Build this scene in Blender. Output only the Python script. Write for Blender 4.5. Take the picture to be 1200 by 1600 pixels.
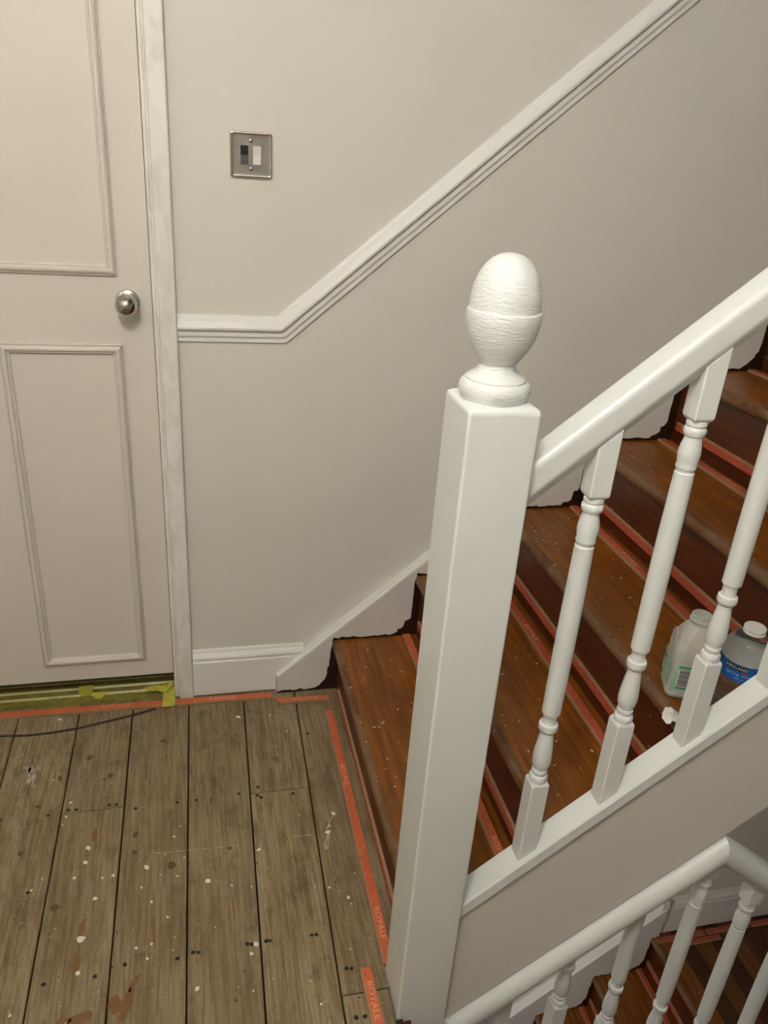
import bpy, bmesh, math, random
from mathutils import Vector, Matrix, noise as mnoise

# ------------------------------------------------------------------ reset
for o in list(bpy.data.objects): bpy.data.objects.remove(o)
scene = bpy.context.scene
COL = scene.collection
random.seed(7)

# ------------------------------------------------------------------ camera
F_PX = 1205.0
YAW, PITCH, ROLL = math.radians(14.36280544), math.radians(25.00949545), math.radians(4.29217053)
CAM = Vector((0.04802791, -1.7543871, 1.37483397))
fw = Vector((math.sin(YAW)*math.cos(PITCH), math.cos(YAW)*math.cos(PITCH), -math.sin(PITCH)))
rt = Vector((math.cos(YAW), -math.sin(YAW), 0)); up = rt.cross(fw)
r2 = rt*math.cos(ROLL) + up*math.sin(ROLL); u2 = up*math.cos(ROLL) - rt*math.sin(ROLL)
camd = bpy.data.cameras.new('camera'); cam = bpy.data.objects.new('camera', camd); COL.objects.link(cam)
cam.matrix_world = Matrix(((r2.x, u2.x, -fw.x, CAM.x), (r2.y, u2.y, -fw.y, CAM.y), (r2.z, u2.z, -fw.z, CAM.z), (0, 0, 0, 1)))
camd.sensor_fit = 'VERTICAL'; camd.sensor_height = 36.0; camd.sensor_width = 27.0
camd.lens = F_PX/1600*36.0; camd.clip_start = 0.02
scene.camera = cam

# ------------------------------------------------------------------ world, exposure
w = bpy.data.worlds.new('world'); scene.world = w; w.use_nodes = True
w.node_tree.nodes['Background'].inputs[0].default_value = (0.9, 0.85, 0.8, 1)
w.node_tree.nodes['Background'].inputs[1].default_value = 0.05
vs = scene.view_settings
vs.view_transform = 'Standard'; vs.look = 'None'; vs.gamma = 1.0; vs.use_curve_mapping = False
vs.exposure = 0.93
LAMP_POS = (-0.18, -1.78, 2.27); LAMP_STRENGTH = 48.0
LOW_LAMP_POS = (0.10, -0.95, -0.42)

# ------------------------------------------------------------------ materials
def srgb(r, g, b):
    f = lambda c: (c/255/12.92) if c/255 <= 0.04045 else ((c/255+0.055)/1.055)**2.4
    return (f(r), f(g), f(b), 1)
def new_mat(name):
    m = bpy.data.materials.new(name); m.use_nodes = True
    nt = m.node_tree; return m, nt, nt.nodes['Principled BSDF']
def N(nt, t, **kw):
    n = nt.nodes.new(t)
    for k, v in kw.items(): setattr(n, k, v)
    return n
def coords(nt, scale=(1, 1, 1), kind='Object', rnd=0.0):
    tc = N(nt, 'ShaderNodeTexCoord'); mp = N(nt, 'ShaderNodeMapping')
    mp.inputs['Scale'].default_value = scale
    nt.links.new(tc.outputs[kind], mp.inputs['Vector'])
    if rnd:
        oi = N(nt, 'ShaderNodeObjectInfo'); ml = N(nt, 'ShaderNodeMath', operation='MULTIPLY'); ml.inputs[1].default_value = rnd
        nt.links.new(oi.outputs['Random'], ml.inputs[0]); nt.links.new(ml.outputs[0], mp.inputs['Location'])
    return mp.outputs['Vector']
def noise(nt, vec, scale, detail=4, rough=0.55, dist=0.0):
    n = N(nt, 'ShaderNodeTexNoise'); n.inputs['Scale'].default_value = scale; n.inputs['Detail'].default_value = detail
    n.inputs['Roughness'].default_value = rough; n.inputs['Distortion'].default_value = dist
    nt.links.new(vec, n.inputs['Vector']); return n.outputs['Fac']
def ramp(nt, fac, stops):
    r = N(nt, 'ShaderNodeValToRGB'); e = r.color_ramp.elements
    while len(e) < len(stops): e.new(0.5)
    for el, (p, c) in zip(e, stops): el.position = p; el.color = c
    nt.links.new(fac, r.inputs[0]); return r.outputs[0]
def g(v): return (v, v, v, 1)
def mix(nt, fac, a, b, mode='MIX'):
    m = N(nt, 'ShaderNodeMix', data_type='RGBA', blend_type=mode)
    for sock, val in ((m.inputs[0], fac), (m.inputs[6], a), (m.inputs[7], b)):
        if isinstance(val, (int, float)): sock.default_value = val
        elif isinstance(val, tuple): sock.default_value = val
        else: nt.links.new(val, sock)
    return m.outputs[2]
def bump(nt, bs, h, strength, dist):
    b = N(nt, 'ShaderNodeBump'); b.inputs['Strength'].default_value = strength; b.inputs['Distance'].default_value = dist
    nt.links.new(h, b.inputs['Height']); nt.links.new(b.outputs[0], bs.inputs['Normal'])

def paint(name, col, rough, var=0.04, bscale=70, bstr=0.15, bdist=0.001, stretch=(1, 1, 1), spec=0.5):
    m, nt, bs = new_mat(name)
    v = coords(nt, stretch)
    n1 = noise(nt, coords(nt), 3.0, 3)
    dark = tuple(c*(1-var*2) for c in col[:3])+(1,)
    nt.links.new(ramp(nt, n1, [(0.3, dark), (0.7, col)]), bs.inputs['Base Color'])
    bs.inputs['Roughness'].default_value = rough
    bs.inputs['Specular IOR Level'].default_value = spec
    bump(nt, bs, noise(nt, v, bscale, 5), bstr, bdist)
    return m
M = {}
M['wall'] = paint('matt_wall_paint', (0.70, 0.672, 0.610, 1), 0.75, 0.015, 160, 0.12, 0.0006, spec=0.25)
M['ceil'] = paint('ceiling_paint', (0.74, 0.71, 0.66, 1), 0.85, 0.01, 120, 0.1, 0.0006)
M['trim'] = paint('satin_white_trim_paint', (0.81, 0.80, 0.765, 1), 0.42, 0.02, 90, 0.12, 0.0006)
M['door'] = paint('door_paint', (0.69, 0.645, 0.575, 1), 0.55, 0.02, 60, 0.05, 0.0005, (2, 2, 1))
M['gloss'] = paint('gloss_white_wood_paint', (0.755, 0.775, 0.755, 1), 0.28, 0.015, 55, 0.16, 0.0008, (3, 3, 0.6))
M['brushed'] = paint('brushed_gloss_white_paint', (0.755, 0.775, 0.755, 1), 0.3, 0.015, 150, 0.8, 0.0024, (0.6, 0.6, 2.6))
M['panel'] = paint('string_panel_paint', (0.76, 0.72, 0.655, 1), 0.5, 0.01, 60, 0.12, 0.0006)
M['ragged'] = paint('ragged_white_primer', (0.70, 0.67, 0.635, 1), 0.6, 0.06, 45, 0.6, 0.002)
M['plaster'] = paint('patched_architrave_paint', (0.76, 0.73, 0.665, 1), 0.45, 0.02, 60, 0.2, 0.0008)
def simple(name, col, rough=0.5, metal=0.0, **kw):
    m, nt, bs = new_mat(name)
    n1 = noise(nt, coords(nt), 40, 3)
    d = tuple(c*0.85 for c in col[:3])+(1,)
    nt.links.new(ramp(nt, n1, [(0.3, d), (0.7, col)]), bs.inputs['Base Color'])
    bs.inputs['Roughness'].default_value = rough; bs.inputs['Metallic'].default_value = metal
    for k, v in kw.items(): bs.inputs[k].default_value = v
    return m
def patched():
    m, nt, bs = new_mat('patched_architrave_paint')
    n1 = noise(nt, coords(nt, (14, 14, 5)), 2.2, 5, 0.6, 0.4)
    c = ramp(nt, n1, [(0.40, (0.70, 0.665, 0.60, 1)), (0.5, (0.76, 0.735, 0.68, 1)), (0.62, (0.80, 0.785, 0.745, 1))])
    nt.links.new(c, bs.inputs['Base Color']); bs.inputs['Roughness'].default_value = 0.5
    bump(nt, bs, n1, 0.25, 0.001); return m
M['plaster'] = patched()
def floor_mat():
    m, nt, bs = new_mat('worn_floorboard_wood')
    v = coords(nt, (1, 1, 1), rnd=13.0)
    vg = coords(nt, (26, 1.1, 1), rnd=13.0)
    base = ramp(nt, noise(nt, coords(nt, (9, 1.6, 1), rnd=13.0), 2.2, 6, 0.6, 0.6),
                [(0.25, srgb(126, 107, 78)), (0.5, srgb(160, 142, 108)), (0.75, srgb(178, 162, 130))])
    grain = noise(nt, vg, 6, 5, 0.6, 0.5)
    c = mix(nt, ramp(nt, grain, [(0.45, g(0.0)), (0.60, g(0.5))]), base, srgb(92, 70, 48))
    cath = N(nt, 'ShaderNodeTexWave', wave_type='RINGS', rings_direction='Z', wave_profile='SAW')
    cath.inputs['Scale'].default_value = 7; cath.inputs['Distortion'].default_value = 5; cath.inputs['Detail'].default_value = 2
    cath.inputs['Detail Scale'].default_value = 0.8
    nt.links.new(coords(nt, (5.2, 0.5, 1), rnd=9.0), cath.inputs['Vector'])
    c = mix(nt, ramp(nt, cath.outputs['Fac'], [(0.6, g(0)), (1.0, g(0.28))]), c, srgb(108, 76, 48))
    stain = noise(nt, v, 9, 5, 0.65, 0.3)
    c = mix(nt, ramp(nt, stain, [(0.55, g(0)), (0.70, g(0.42))]), c, srgb(96, 74, 50))
    red = noise(nt, coords(nt, (5, 0.9, 1), rnd=5.0), 4, 4, 0.6)
    c = mix(nt, ramp(nt, red, [(0.58, g(0)), (0.74, g(0.55))]), c, srgb(124, 76, 44))
    pale = noise(nt, coords(nt, (2.2, 1.0, 1), rnd=3.0), 26, 6, 0.75)
    c = mix(nt, ramp(nt, pale, [(0.6, g(0)), (0.75, g(0.42))]), c, srgb(176, 160, 136))
    dirt = noise(nt, coords(nt, (1, 0.6, 1), rnd=21.0), 34, 6, 0.72)
    c = mix(nt, ramp(nt, dirt, [(0.52, g(0)), (0.68, g(0.55))]), c, srgb(92, 74, 52))
    scr = noise(nt, coords(nt, (60, 2.2, 1), rnd=4.0), 5, 3, 0.6)
    c = mix(nt, ramp(nt, scr, [(0.60, g(0)), (0.72, g(0.35))]), c, srgb(186, 168, 140))
    fine = noise(nt, v, 240, 3, 0.6)
    c = mix(nt, ramp(nt, fine, [(0.3, g(0.0)), (0.7, g(0.24))]), c, srgb(74, 60, 46))
    fl = N(nt, 'ShaderNodeTexVoronoi'); fl.inputs['Scale'].default_value = 38; nt.links.new(v, fl.inputs['Vector'])
    c = mix(nt, ramp(nt, fl.outputs['Distance'], [(0.035, g(0.7)), (0.06, g(0))]), c, srgb(206, 198, 184))
    oi = N(nt, 'ShaderNodeObjectInfo'); c = mix(nt, ramp(nt, oi.outputs['Random'], [(0.0, g(0.0)), (1.0, g(0.3))]), c, srgb(104, 88, 66))
    nt.links.new(c, bs.inputs['Base Color'])
    bs.inputs['Roughness'].default_value = 0.72; bs.inputs['Specular IOR Level'].default_value = 0.3
    bump(nt, bs, grain, 0.35, 0.0015)
    return m
M['board'] = floor_mat()
def varnish(name, cols, worn=0.0, rough=0.32, axis=(14, 1.0, 14)):
    m, nt, bs = new_mat(name)
    gr = noise(nt, coords(nt, axis, rnd=11.0), 5, 6, 0.6, 0.4)
    c = ramp(nt, gr, [(0.3, cols[0]), (0.55, cols[1]), (0.75, cols[2])])
    bl = noise(nt, coords(nt, (1, 1, 1), rnd=7.0), 5, 4, 0.6)
    c = mix(nt, ramp(nt, bl, [(0.45, g(0)), (0.7, g(0.55))]), c, cols[0])
    if worn:
        wn = noise(nt, coords(nt, (1, 0.5, 1), rnd=7.0), 22, 5, 0.7)
        c = mix(nt, ramp(nt, wn, [(0.38, g(0)), (0.56, g(worn))]), c, srgb(142, 112, 80))
    sp = N(nt, 'ShaderNodeTexVoronoi'); sp.inputs['Scale'].default_value = 34; nt.links.new(coords(nt, rnd=3.0), sp.inputs['Vector'])
    c = mix(nt, ramp(nt, sp.outputs['Distance'], [(0.05, g(0.75)), (0.08, g(0))]), c, srgb(215, 200, 180))
    nt.links.new(c, bs.inputs['Base Color'])
    rr = ramp(nt, bl, [(0.3, g(rough*0.8)), (0.7, g(rough*1.5))]); nt.links.new(rr, bs.inputs['Roughness'])
    bump(nt, bs, gr, 0.12, 0.0008)
    return m
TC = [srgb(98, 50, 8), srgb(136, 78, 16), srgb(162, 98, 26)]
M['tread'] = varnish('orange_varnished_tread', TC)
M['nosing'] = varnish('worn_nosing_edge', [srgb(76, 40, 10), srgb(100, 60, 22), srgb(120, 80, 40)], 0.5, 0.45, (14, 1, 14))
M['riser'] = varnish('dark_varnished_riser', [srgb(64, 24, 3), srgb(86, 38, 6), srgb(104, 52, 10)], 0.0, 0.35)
M['plankA'] = varnish('dark_varnished_plank', [srgb(58, 28, 8), srgb(74, 38, 12), srgb(92, 50, 16)], 0.0, 0.4)
M['plankB'] = varnish('honey_varnished_plank', [srgb(96, 56, 16), srgb(112, 66, 20), srgb(124, 78, 28)], 0.0, 0.4)
M['dark'] = simple('dark_stain_and_room_shade', (0.022, 0.008, 0.004, 1), 0.4)
M['black'] = simple('black_gap', (0.012, 0.010, 0.008, 1), 0.8)
M['orange'] = simple('orange_gripper_print', srgb(210, 106, 66), 0.55)
M['redface'] = simple('red_gripper_print', srgb(188, 88, 64), 0.55)
M['ply'] = simple('pale_gripper_plywood', srgb(172, 132, 98), 0.7)
M['letter'] = simple('gripper_lettering', srgb(236, 172, 132), 0.6)
M['nail'] = simple('gripper_nail', (0.03, 0.025, 0.022, 1), 0.35, 0.7)
M['chrome'] = simple('polished_chrome', (0.56, 0.545, 0.52, 1), 0.05, 1.0)
M['chromek'] = simple('polished_chrome_knob', (0.55, 0.53, 0.5, 1), 0.06, 1.0)
M['blackplastic'] = simple('black_plastic', (0.012, 0.011, 0.010, 1), 0.25)
M['whiteplastic'] = simple('white_plastic', (0.78, 0.72, 0.66, 1), 0.3)
M['splat'] = simple('white_paint_drip', srgb(232, 226, 212), 0.6)
M['hole'] = simple('dark_nail_hole', (0.02, 0.014, 0.01, 1), 0.8)
M['knot'] = simple('wood_knot', srgb(100, 76, 52), 0.75)
M['smear'] = simple('smeared_white_paint', srgb(186, 176, 158), 0.7)
M['rust'] = simple('rust_stain', srgb(128, 90, 54), 0.7)
M['cord'] = simple('dark_brown_cord', srgb(62, 46, 34), 0.5)
M['scrap'] = simple('white_dried_paint_scrap', srgb(235, 230, 220), 0.6)
M['jug'] = simple('translucent_milk_plastic', (0.86, 0.85, 0.78, 1), 0.35, 0.0, **{'Subsurface Weight': 0.3, 'Subsurface Scale': 0.01, 'Transmission Weight': 0.45})
M['pet'] = simple('clear_bottle_plastic', (0.93, 0.93, 0.92, 1), 0.05, 0.0, **{'Transmission Weight': 0.96, 'IOR': 1.25})
M['cap'] = simple('frosted_cap_plastic', (0.72, 0.70, 0.68, 1), 0.35)
M['mint'] = simple('pale_green_label', srgb(172, 208, 180), 0.5)
M['green'] = simple('green_label_print', srgb(70, 150, 118), 0.5)
M['blue'] = simple('blue_label', srgb(28, 92, 168), 0.35)
M['bluepale'] = simple('pale_blue_label_print', srgb(150, 195, 232), 0.4)
M['ink'] = simple('black_print', (0.012, 0.012, 0.014, 1), 0.5)
M['paper'] = simple('white_print', srgb(235, 235, 230), 0.5)
M['redink'] = simple('red_print', srgb(190, 50, 40), 0.5)
def tape_mat(name, c1, c2, alpha):
    m, nt, bs = new_mat(name)
    n1 = noise(nt, coords(nt, (6, 10, 10)), 6, 5, 0.6, 0.6)
    nt.links.new(ramp(nt, n1, [(0.35, c1), (0.65, c2)]), bs.inputs['Base Color'])
    bs.inputs['Roughness'].default_value = 0.35; bs.inputs['Alpha'].default_value = alpha
    bump(nt, bs, n1, 0.5, 0.002); return m
M['taped'] = tape_mat('taped_threshold', srgb(112, 106, 52), srgb(150, 142, 72), 1.0)
M['tapedridge'] = tape_mat('taped_threshold_ridge', srgb(152, 146, 74), srgb(170, 163, 88), 1.0)
M['tape'] = tape_mat('yellow_masking_tape', srgb(192, 186, 70), srgb(214, 208, 96), 0.82)
def lampm():
    m, nt, bs = new_mat('lit_lamp_glass')
    n1 = noise(nt, coords(nt), 4)
    nt.links.new(ramp(nt, n1, [(0.3, (1.0, 0.98, 0.935, 1)), (0.7, (1.0, 0.99, 0.945, 1))]), bs.inputs['Emission Color'])
    bs.inputs['Emission Strength'].default_value = LAMP_STRENGTH
    return m
M['lamp'] = lampm()

# ------------------------------------------------------------------ helpers
def prop(o, label=None, cat=None, group=None, kind=None):
    if label: o['label'] = label
    if cat: o['category'] = cat
    if group: o['group'] = group
    if kind: o['kind'] = kind
    return o
def empty(name, loc=(0, 0, 0), **kw):
    o = bpy.data.objects.new(name, None); COL.objects.link(o); o.location = loc; o.empty_display_size = 0.05
    return prop(o, **kw)
def place(o, parent):
    COL.objects.link(o)
    if parent is not None:
        o.parent = parent
        # meshes are written in world coordinates: cancel the parent's offset
        loc = Vector(parent.location); p = parent.parent
        while p is not None: loc += Vector(p.location); p = p.parent
        o.location = -loc
    return o
class MB:
    def __init__(s): s.v = []; s.f = []; s.m = []; s.sm = []; s.turned = False
    def add(s, vs_, fs_, mi=0, smooth=False):
        b = len(s.v); s.v += [tuple(v) for v in vs_]
        for f in fs_: s.f.append(tuple(b+i for i in f)); s.m.append(mi); s.sm.append(smooth)
        return s
    def box(s, x0, x1, y0, y1, z0, z1, mi=0):
        v = [(x, y, z) for z in (z0, z1) for y in (y0, y1) for x in (x0, x1)]
        return s.add(v, [(0, 2, 3, 1), (4, 5, 7, 6), (0, 1, 5, 4), (2, 6, 7, 3), (0, 4, 6, 2), (1, 3, 7, 5)], mi)
    def hexa(s, bot, top, mi=0):   # bot/top: four corners each, counter clockwise from above
        return s.add(list(bot)+list(top), [(3, 2, 1, 0), (4, 5, 6, 7), (0, 1, 5, 4), (1, 2, 6, 5), (2, 3, 7, 6), (3, 0, 4, 7)], mi)
    def rings(s, rings, mi=0, smooth=True, cap=True, closed=True):
        n = len(rings[0]); v = [p for r in rings for p in r]; f = []
        for i in range(len(rings)-1):
            for j in range(n if closed else n-1):
                k = (j+1) % n; f.append((i*n+j, i*n+k, (i+1)*n+k, (i+1)*n+j))
        s.add(v, f, mi, smooth)
        if cap: s.add(rings[0], [tuple(range(n))[::-1]], mi); s.add(rings[-1], [tuple(range(n))], mi)
        return s
    def lathe(s, prof, cx, cy, seg=24, mi=0, axis='z', cap=True):
        s.turned = True
        rs = []
        for r, h in prof:
            ring = []
            for j in range(seg):
                a = 2*math.pi*j/seg
                if axis == 'z': ring.append((cx+r*math.cos(a), cy+r*math.sin(a), h))
                else: ring.append((cx+r*math.cos(a), h, cy+r*math.sin(a)))   # axis y : cx, cz
            rs.append(ring)
        return s.rings(rs, mi, True, cap)
    def tube(s, pts, r, seg=8, mi=0):
        rs = []
        for i, p in enumerate(pts):
            p = Vector(p); a = Vector(pts[max(i-1, 0)]); b = Vector(pts[min(i+1, len(pts)-1)]); d = (b-a).normalized()
            e = d.cross(Vector((0, 0, 1)))
            if e.length < 1e-4: e = Vector((1, 0, 0))
            e.normalize(); q = d.cross(e)
            rs.append([tuple(p+e*r*math.cos(2*math.pi*j/seg)+q*r*math.sin(2*math.pi*j/seg)) for j in range(seg)])
        return s.rings(rs, mi)
    def build(s, name, mats, parent=None, bev=0.0, fix=True, **kw):
        me = bpy.data.meshes.new(name); me.from_pydata(s.v, [], s.f)
        if not isinstance(mats, (list, tuple)): mats = [mats]
        for m in mats: me.materials.append(M[m])
        for p, mi, sm in zip(me.polygons, s.m, s.sm): p.material_index = mi; p.use_smooth = sm
        if bev or fix:
            bm = bmesh.new(); bm.from_mesh(me)
            if bev:
                bmesh.ops.remove_doubles(bm, verts=bm.verts, dist=1e-6)
                bmesh.ops.bevel(bm, geom=list(bm.edges), offset=bev, segments=2, profile=0.6, affect='EDGES', clamp_overlap=True)
            if fix: bmesh.ops.recalc_face_normals(bm, faces=bm.faces)
            if any(s.sm):
                bmesh.ops.remove_doubles(bm, verts=bm.verts, dist=1e-6)
                for e in bm.edges:
                    if len(e.link_faces) == 2 and e.calc_face_angle(0) > math.radians(38): e.smooth = False
            bm.to_mesh(me); bm.free()
        me.update()
        o = bpy.data.objects.new(name, me); place(o, parent)
        if any(s.sm) and not s.turned:
            wn = o.modifiers.new('weighted_normal', 'WEIGHTED_NORMAL'); wn.keep_sharp = True; wn.weight = 60
        return prop(o, **kw)
def copy_tree(o, off, parent=None):
    c = o.copy(); COL.objects.link(c); c.parent = parent
    if parent is None: c.location = Vector(o.location)+Vector(off)
    for ch in list(o.children): copy_tree(ch, off, c)
    return c
def rounded_rect(w, d, r, n=4):
    pts = []
    for cx, cy, a0 in ((w/2-r, d/2-r, 0), (-w/2+r, d/2-r, 90), (-w/2+r, -d/2+r, 180), (w/2-r, -d/2+r, 270)):
        for i in range(n+1):
            a = math.radians(a0+90*i/n); pts.append((cx+r*math.cos(a), cy+r*math.sin(a)))
    return pts
def sweep_xz(mb, path, prof, y0=0.0, mi=0, smooth=False, offs=None):
    """path: (x,z) points; prof: (y offset, n offset) with n perpendicular to the path in the xz plane; mitred joints.
    the first and last sections stand upright (vertical cut) when offs == 'plumb'."""
    dirs = [Vector((path[i+1][0]-path[i][0], path[i+1][1]-path[i][1])).normalized() for i in range(len(path)-1)]
    rs = []
    for i, p in enumerate(path):
        if 0 < i < len(path)-1:
            n0 = Vector((-dirs[i-1].y, dirs[i-1].x)); n1 = Vector((-dirs[i].y, dirs[i].x)); b = (n0+n1).normalized(); b = b/ b.dot(n0)
        else:
            d = dirs[min(i, len(dirs)-1)]; b = Vector((-d.y, d.x))
            if offs == 'plumb': b = Vector((0, 1/b.y))
            elif isinstance(offs, dict) and i in offs:
                b = Vector(offs[i]).normalized(); b = b/b.dot(Vector((-d.y, d.x)))
        rs.append([(p[0]+b.x*n, y0+y, p[1]+b.y*n) for y, n in prof])
    return mb.rings(rs, mi, smooth)
def text_mesh(name, body, size, mat, parent, fn, extrude=0.0):
    cu = bpy.data.curves.new(name+'_font', 'FONT'); cu.body = body; cu.size = size; cu.resolution_u = 3
    cu.align_x = 'CENTER'; cu.align_y = 'CENTER'
    t = bpy.data.objects.new(name+'_font', cu); COL.objects.link(t)
    dg = bpy.context.evaluated_depsgraph_get(); dg.update()
    me = bpy.data.meshes.new_from_object(t.evaluated_get(dg))
    bpy.data.objects.remove(t); bpy.data.curves.remove(cu)
    for v in me.vertices: v.co = Vector(fn(v.co.x, v.co.y))
    me.materials.clear(); me.materials.append(M[mat]); me.name = name
    o = bpy.data.objects.new(name, me); return place(o, parent)
def floor_pt(px, py, z=0.0):
    d = r2*((px-600)/F_PX) - u2*((py-800)/F_PX) + fw
    return CAM + d*((z-CAM.z)/d.z)

# ------------------------------------------------------------------ dimensions
DX0, DX1, DZ0, DZ1 = -0.81, -0.049, 0.070, 2.03          # door leaf
RISE, GOING, Z1, X1 = 0.189, 0.218, 0.163, 0.372          # upper flight
NUP = 8
YI, YO = -0.900, -0.930                                   # outer string
SB = 0.835                                                # pitch of the upper balustrade
capz = lambda x: 0.552 + SB*(x-0.8)
railz = lambda x: 1.335 + 0.842*(x-0.8)
APX, APZ, SL = 0.931, 0.314, 0.785                        # lower handrail apex and slope
botz = lambda x: APZ + 0.012 + 0.80*(x-APX)
cap2z = lambda x: -0.247 - SL*(x-0.681)
NX0, NX1, NY0, NY1 = 0.346, 0.437, -0.950, -0.856
LZ, LX = -1.36, 1.705                                     # half landing
YB = -0.9145                                              # balusters' centre plane
XW, YF, XR, XLE = -1.05, -2.02, 2.9, 0.343

# ------------------------------------------------------------------ structure
mb = MB()
T = 0.12
HT, XC = 4.6, 0.75                                        # stairwell height, end of the landing ceiling
mb.box(XW, DX0-0.01, 0, T, -1.92, 2.5); mb.box(DX0-0.01, DX1+0.01, 0, T, DZ1+0.01, 2.5)
mb.box(DX0-0.01, DX1+0.01, 0, T, -1.92, -0.03); mb.box(DX1+0.01, XC, 0, T, -1.92, 2.5); mb.box(XC, XR, 0, T, -1.92, HT)
mb.build('wall_back', 'wall', kind='structure')
MB().box(XW-T, XW, YF-T, T, -1.92, 2.5).build('wall_left', 'wall', kind='structure')
MB().box(XW-T, XC, YF-T, YF, -1.92, 2.5).box(XC, XR+T, YF-T, YF, -1.92, HT).build('wall_front', 'wall', kind='structure')
MB().box(XR, XR+T, YF, T, -1.92, HT).build('wall_right', 'wall', kind='structure')
MB().box(XW-T, XC, YF-T, T, 2.5, 2.6).build('ceiling', 'ceil', kind='structure')
MB().box(XC, XR+T, YF-T, T, HT, HT+0.1).build('ceiling_stairwell', 'ceil', kind='structure')
MB().box(XC-0.1, XC, YF, 0, 2.6, HT).build('wall_bulkhead', 'wall', kind='structure')
MB().box(XW-T, XR+T, YF-T, T, -2.0, -1.92).build('floor_below', 'plankA', kind='structure')
# unlit room behind the door: its shade is put into the dark wall colour
MB().box(DX0-0.1, DX1+0.1, 0.5, 0.52, -0.03, 2.1).box(DX0-0.1, DX0-0.08, T, 0.5, -0.03, 2.1).box(DX1+0.08, DX1+0.1, T, 0.5, -0.03, 2.1).box(DX0-0.1, DX1+0.1, T, 0.52, 2.1, 2.12).box(DX0-0.1, DX1+0.1, T, 0.52, -0.05, -0.03).build('wall_beyond_door', 'dark', kind='structure')

# landing floor: dark joists under single boards
fl = MB().box(XW, 0.392, -0.90, 0.0, -0.20, -0.022).box(XW, XLE, YF, -0.90, -0.20, -0.022).build('floor', 'black', kind='structure')
def bx(x_far, x_near, y): return x_far + (x_near-x_far)*((-0.08-y)/0.82)
edges = [(-1.06, -1.06), (-0.868, -0.850), (-0.723, -0.703), (-0.579, -0.560), (-0.435, -0.421), (-0.289, -0.281), (-0.156, -0.1465), (-0.013, -0.013), (0.131, 0.1215), (0.271, 0.257), (0.3925, 0.3925)]
joints = {5: [-0.384], 8: [-0.388], 9: [-0.893], 3: [-0.9], 6: [-1.5], 7: [-1.35]}
gap = 0.0016
for i in range(len(edges)-1):
    ys = [0.0] + joints.get(i, []) + [YF]
    for a, b in zip(ys[:-1], ys[1:]):
        a2, b2 = a-(gap*0.7 if a < 0 else 0), b+(gap*0.7 if b > YF else 0)
        L, R_ = edges[i], edges[i+1]
        if i == len(edges)-2 and a < -0.5: R_ = (XLE, XLE)
        dz = random.uniform(-0.0012, 0.0); c = 0.0012
        lo = lambda y, e, k: bx(e[0], e[1], y) + k
        rgap = 0.0001 if i == len(edges)-2 else gap
        def quad(ins, z):
            return [(lo(b2, L, gap+ins), b2+ins, z), (lo(b2, R_, -rgap-ins), b2+ins, z), (lo(a2, R_, -rgap-ins), a2-ins, z), (lo(a2, L, gap+ins), a2-ins, z)]
        m_ = MB(); q0, q1, q2 = quad(0, -0.0215), quad(0, dz-c), quad(c, dz)
        m_.add(q0+q1+q2, [(3, 2, 1, 0), (8, 9, 10, 11)] + [(k, (k+1) % 4, 4+(k+1) % 4, 4+k) for k in range(4)] + [(4+k, 4+(k+1) % 4, 8+(k+1) % 4, 8+k) for k in range(4)])
        m_.build('floorboard', 'board', fl)
# edge of the landing towards the stairwell
MB().box(XLE, XLE+0.014, YF, NY0, -0.26, -0.004).build('trim_landing_edge', 'dark', kind='structure')

# marks on the boards
def blob(mb, x, y, z, rx, ry, rot=0, n=9, h=0.0004, jag=0.25, mi=0):
    ca, sa = math.cos(rot), math.sin(rot); ring0 = []; ring1 = []
    for j in range(n):
        a = 2*math.pi*j/n; k = 1+random.uniform(-jag, jag)
        px, py = rx*k*math.cos(a), ry*k*math.sin(a)
        ring0.append((x+px*ca-py*sa, y+px*sa+py*ca, z)); ring1.append((x+0.7*(px*ca-py*sa), y+0.7*(px*sa+py*ca), z+h))
    mb.rings([ring0, ring1], mi, False, True)
mb = MB()
for px, py in [(277, 1254), (307, 1250), (373, 1240), (408, 1246), (458, 1240), (403, 1230), (481, 1146), (277, 1498), (310, 1488), (302, 1488), (386, 1475), (393, 1475), (416, 1470), (422, 1470), (487, 1461), (494, 1460), (549, 1513), (541, 1513), (570, 1588), (557, 1590), (75, 1274), (107, 1266), (119, 1265), (171, 1258), (182, 1257), (212, 1263), (68, 1538), (148, 1526), (195, 1507), (402, 1243), (0, 1282), (43, 1395)]:
    p = floor_pt(px, py); blob(mb, p.x, p.y, 0.0, 0.0042, 0.0040, 0, 8, 0.0003, 0.2)
for _ in range(60):
    x, y = random.uniform(-0.45, 0.34), random.uniform(-1.0, -0.08); blob(mb, x, y, 0.0, random.uniform(0.001, 0.0022), random.uniform(0.001, 0.0022), 0, 6, 0.0002)
mb.build('nail_hole', 'hole', fl, kind='stuff')
mb = MB()
for px, py, rx, ry in [(268, 1352, .012, .014), (85, 1418, .011, .012), (140, 1184, .009, .012), (172, 1212, .010, .011), (163, 1217, .005, .006), (255, 1158, .008, .008), (94, 1216, .006, .013), (212, 1304, .008, .012), (210, 1332, .009, .009), (32, 1334, .008, .010), (359, 1325, .006, .006), (60, 1260, .008, .008), (330, 1250, .004, .01)]:
    p = floor_pt(px, py); blob(mb, p.x, p.y, 0.0, rx*.75, ry*.75, random.uniform(-.3, .3), 12, 0.0002, 0.2)
mb.build('knot', 'knot', fl, kind='stuff')
mb = MB()
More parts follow.
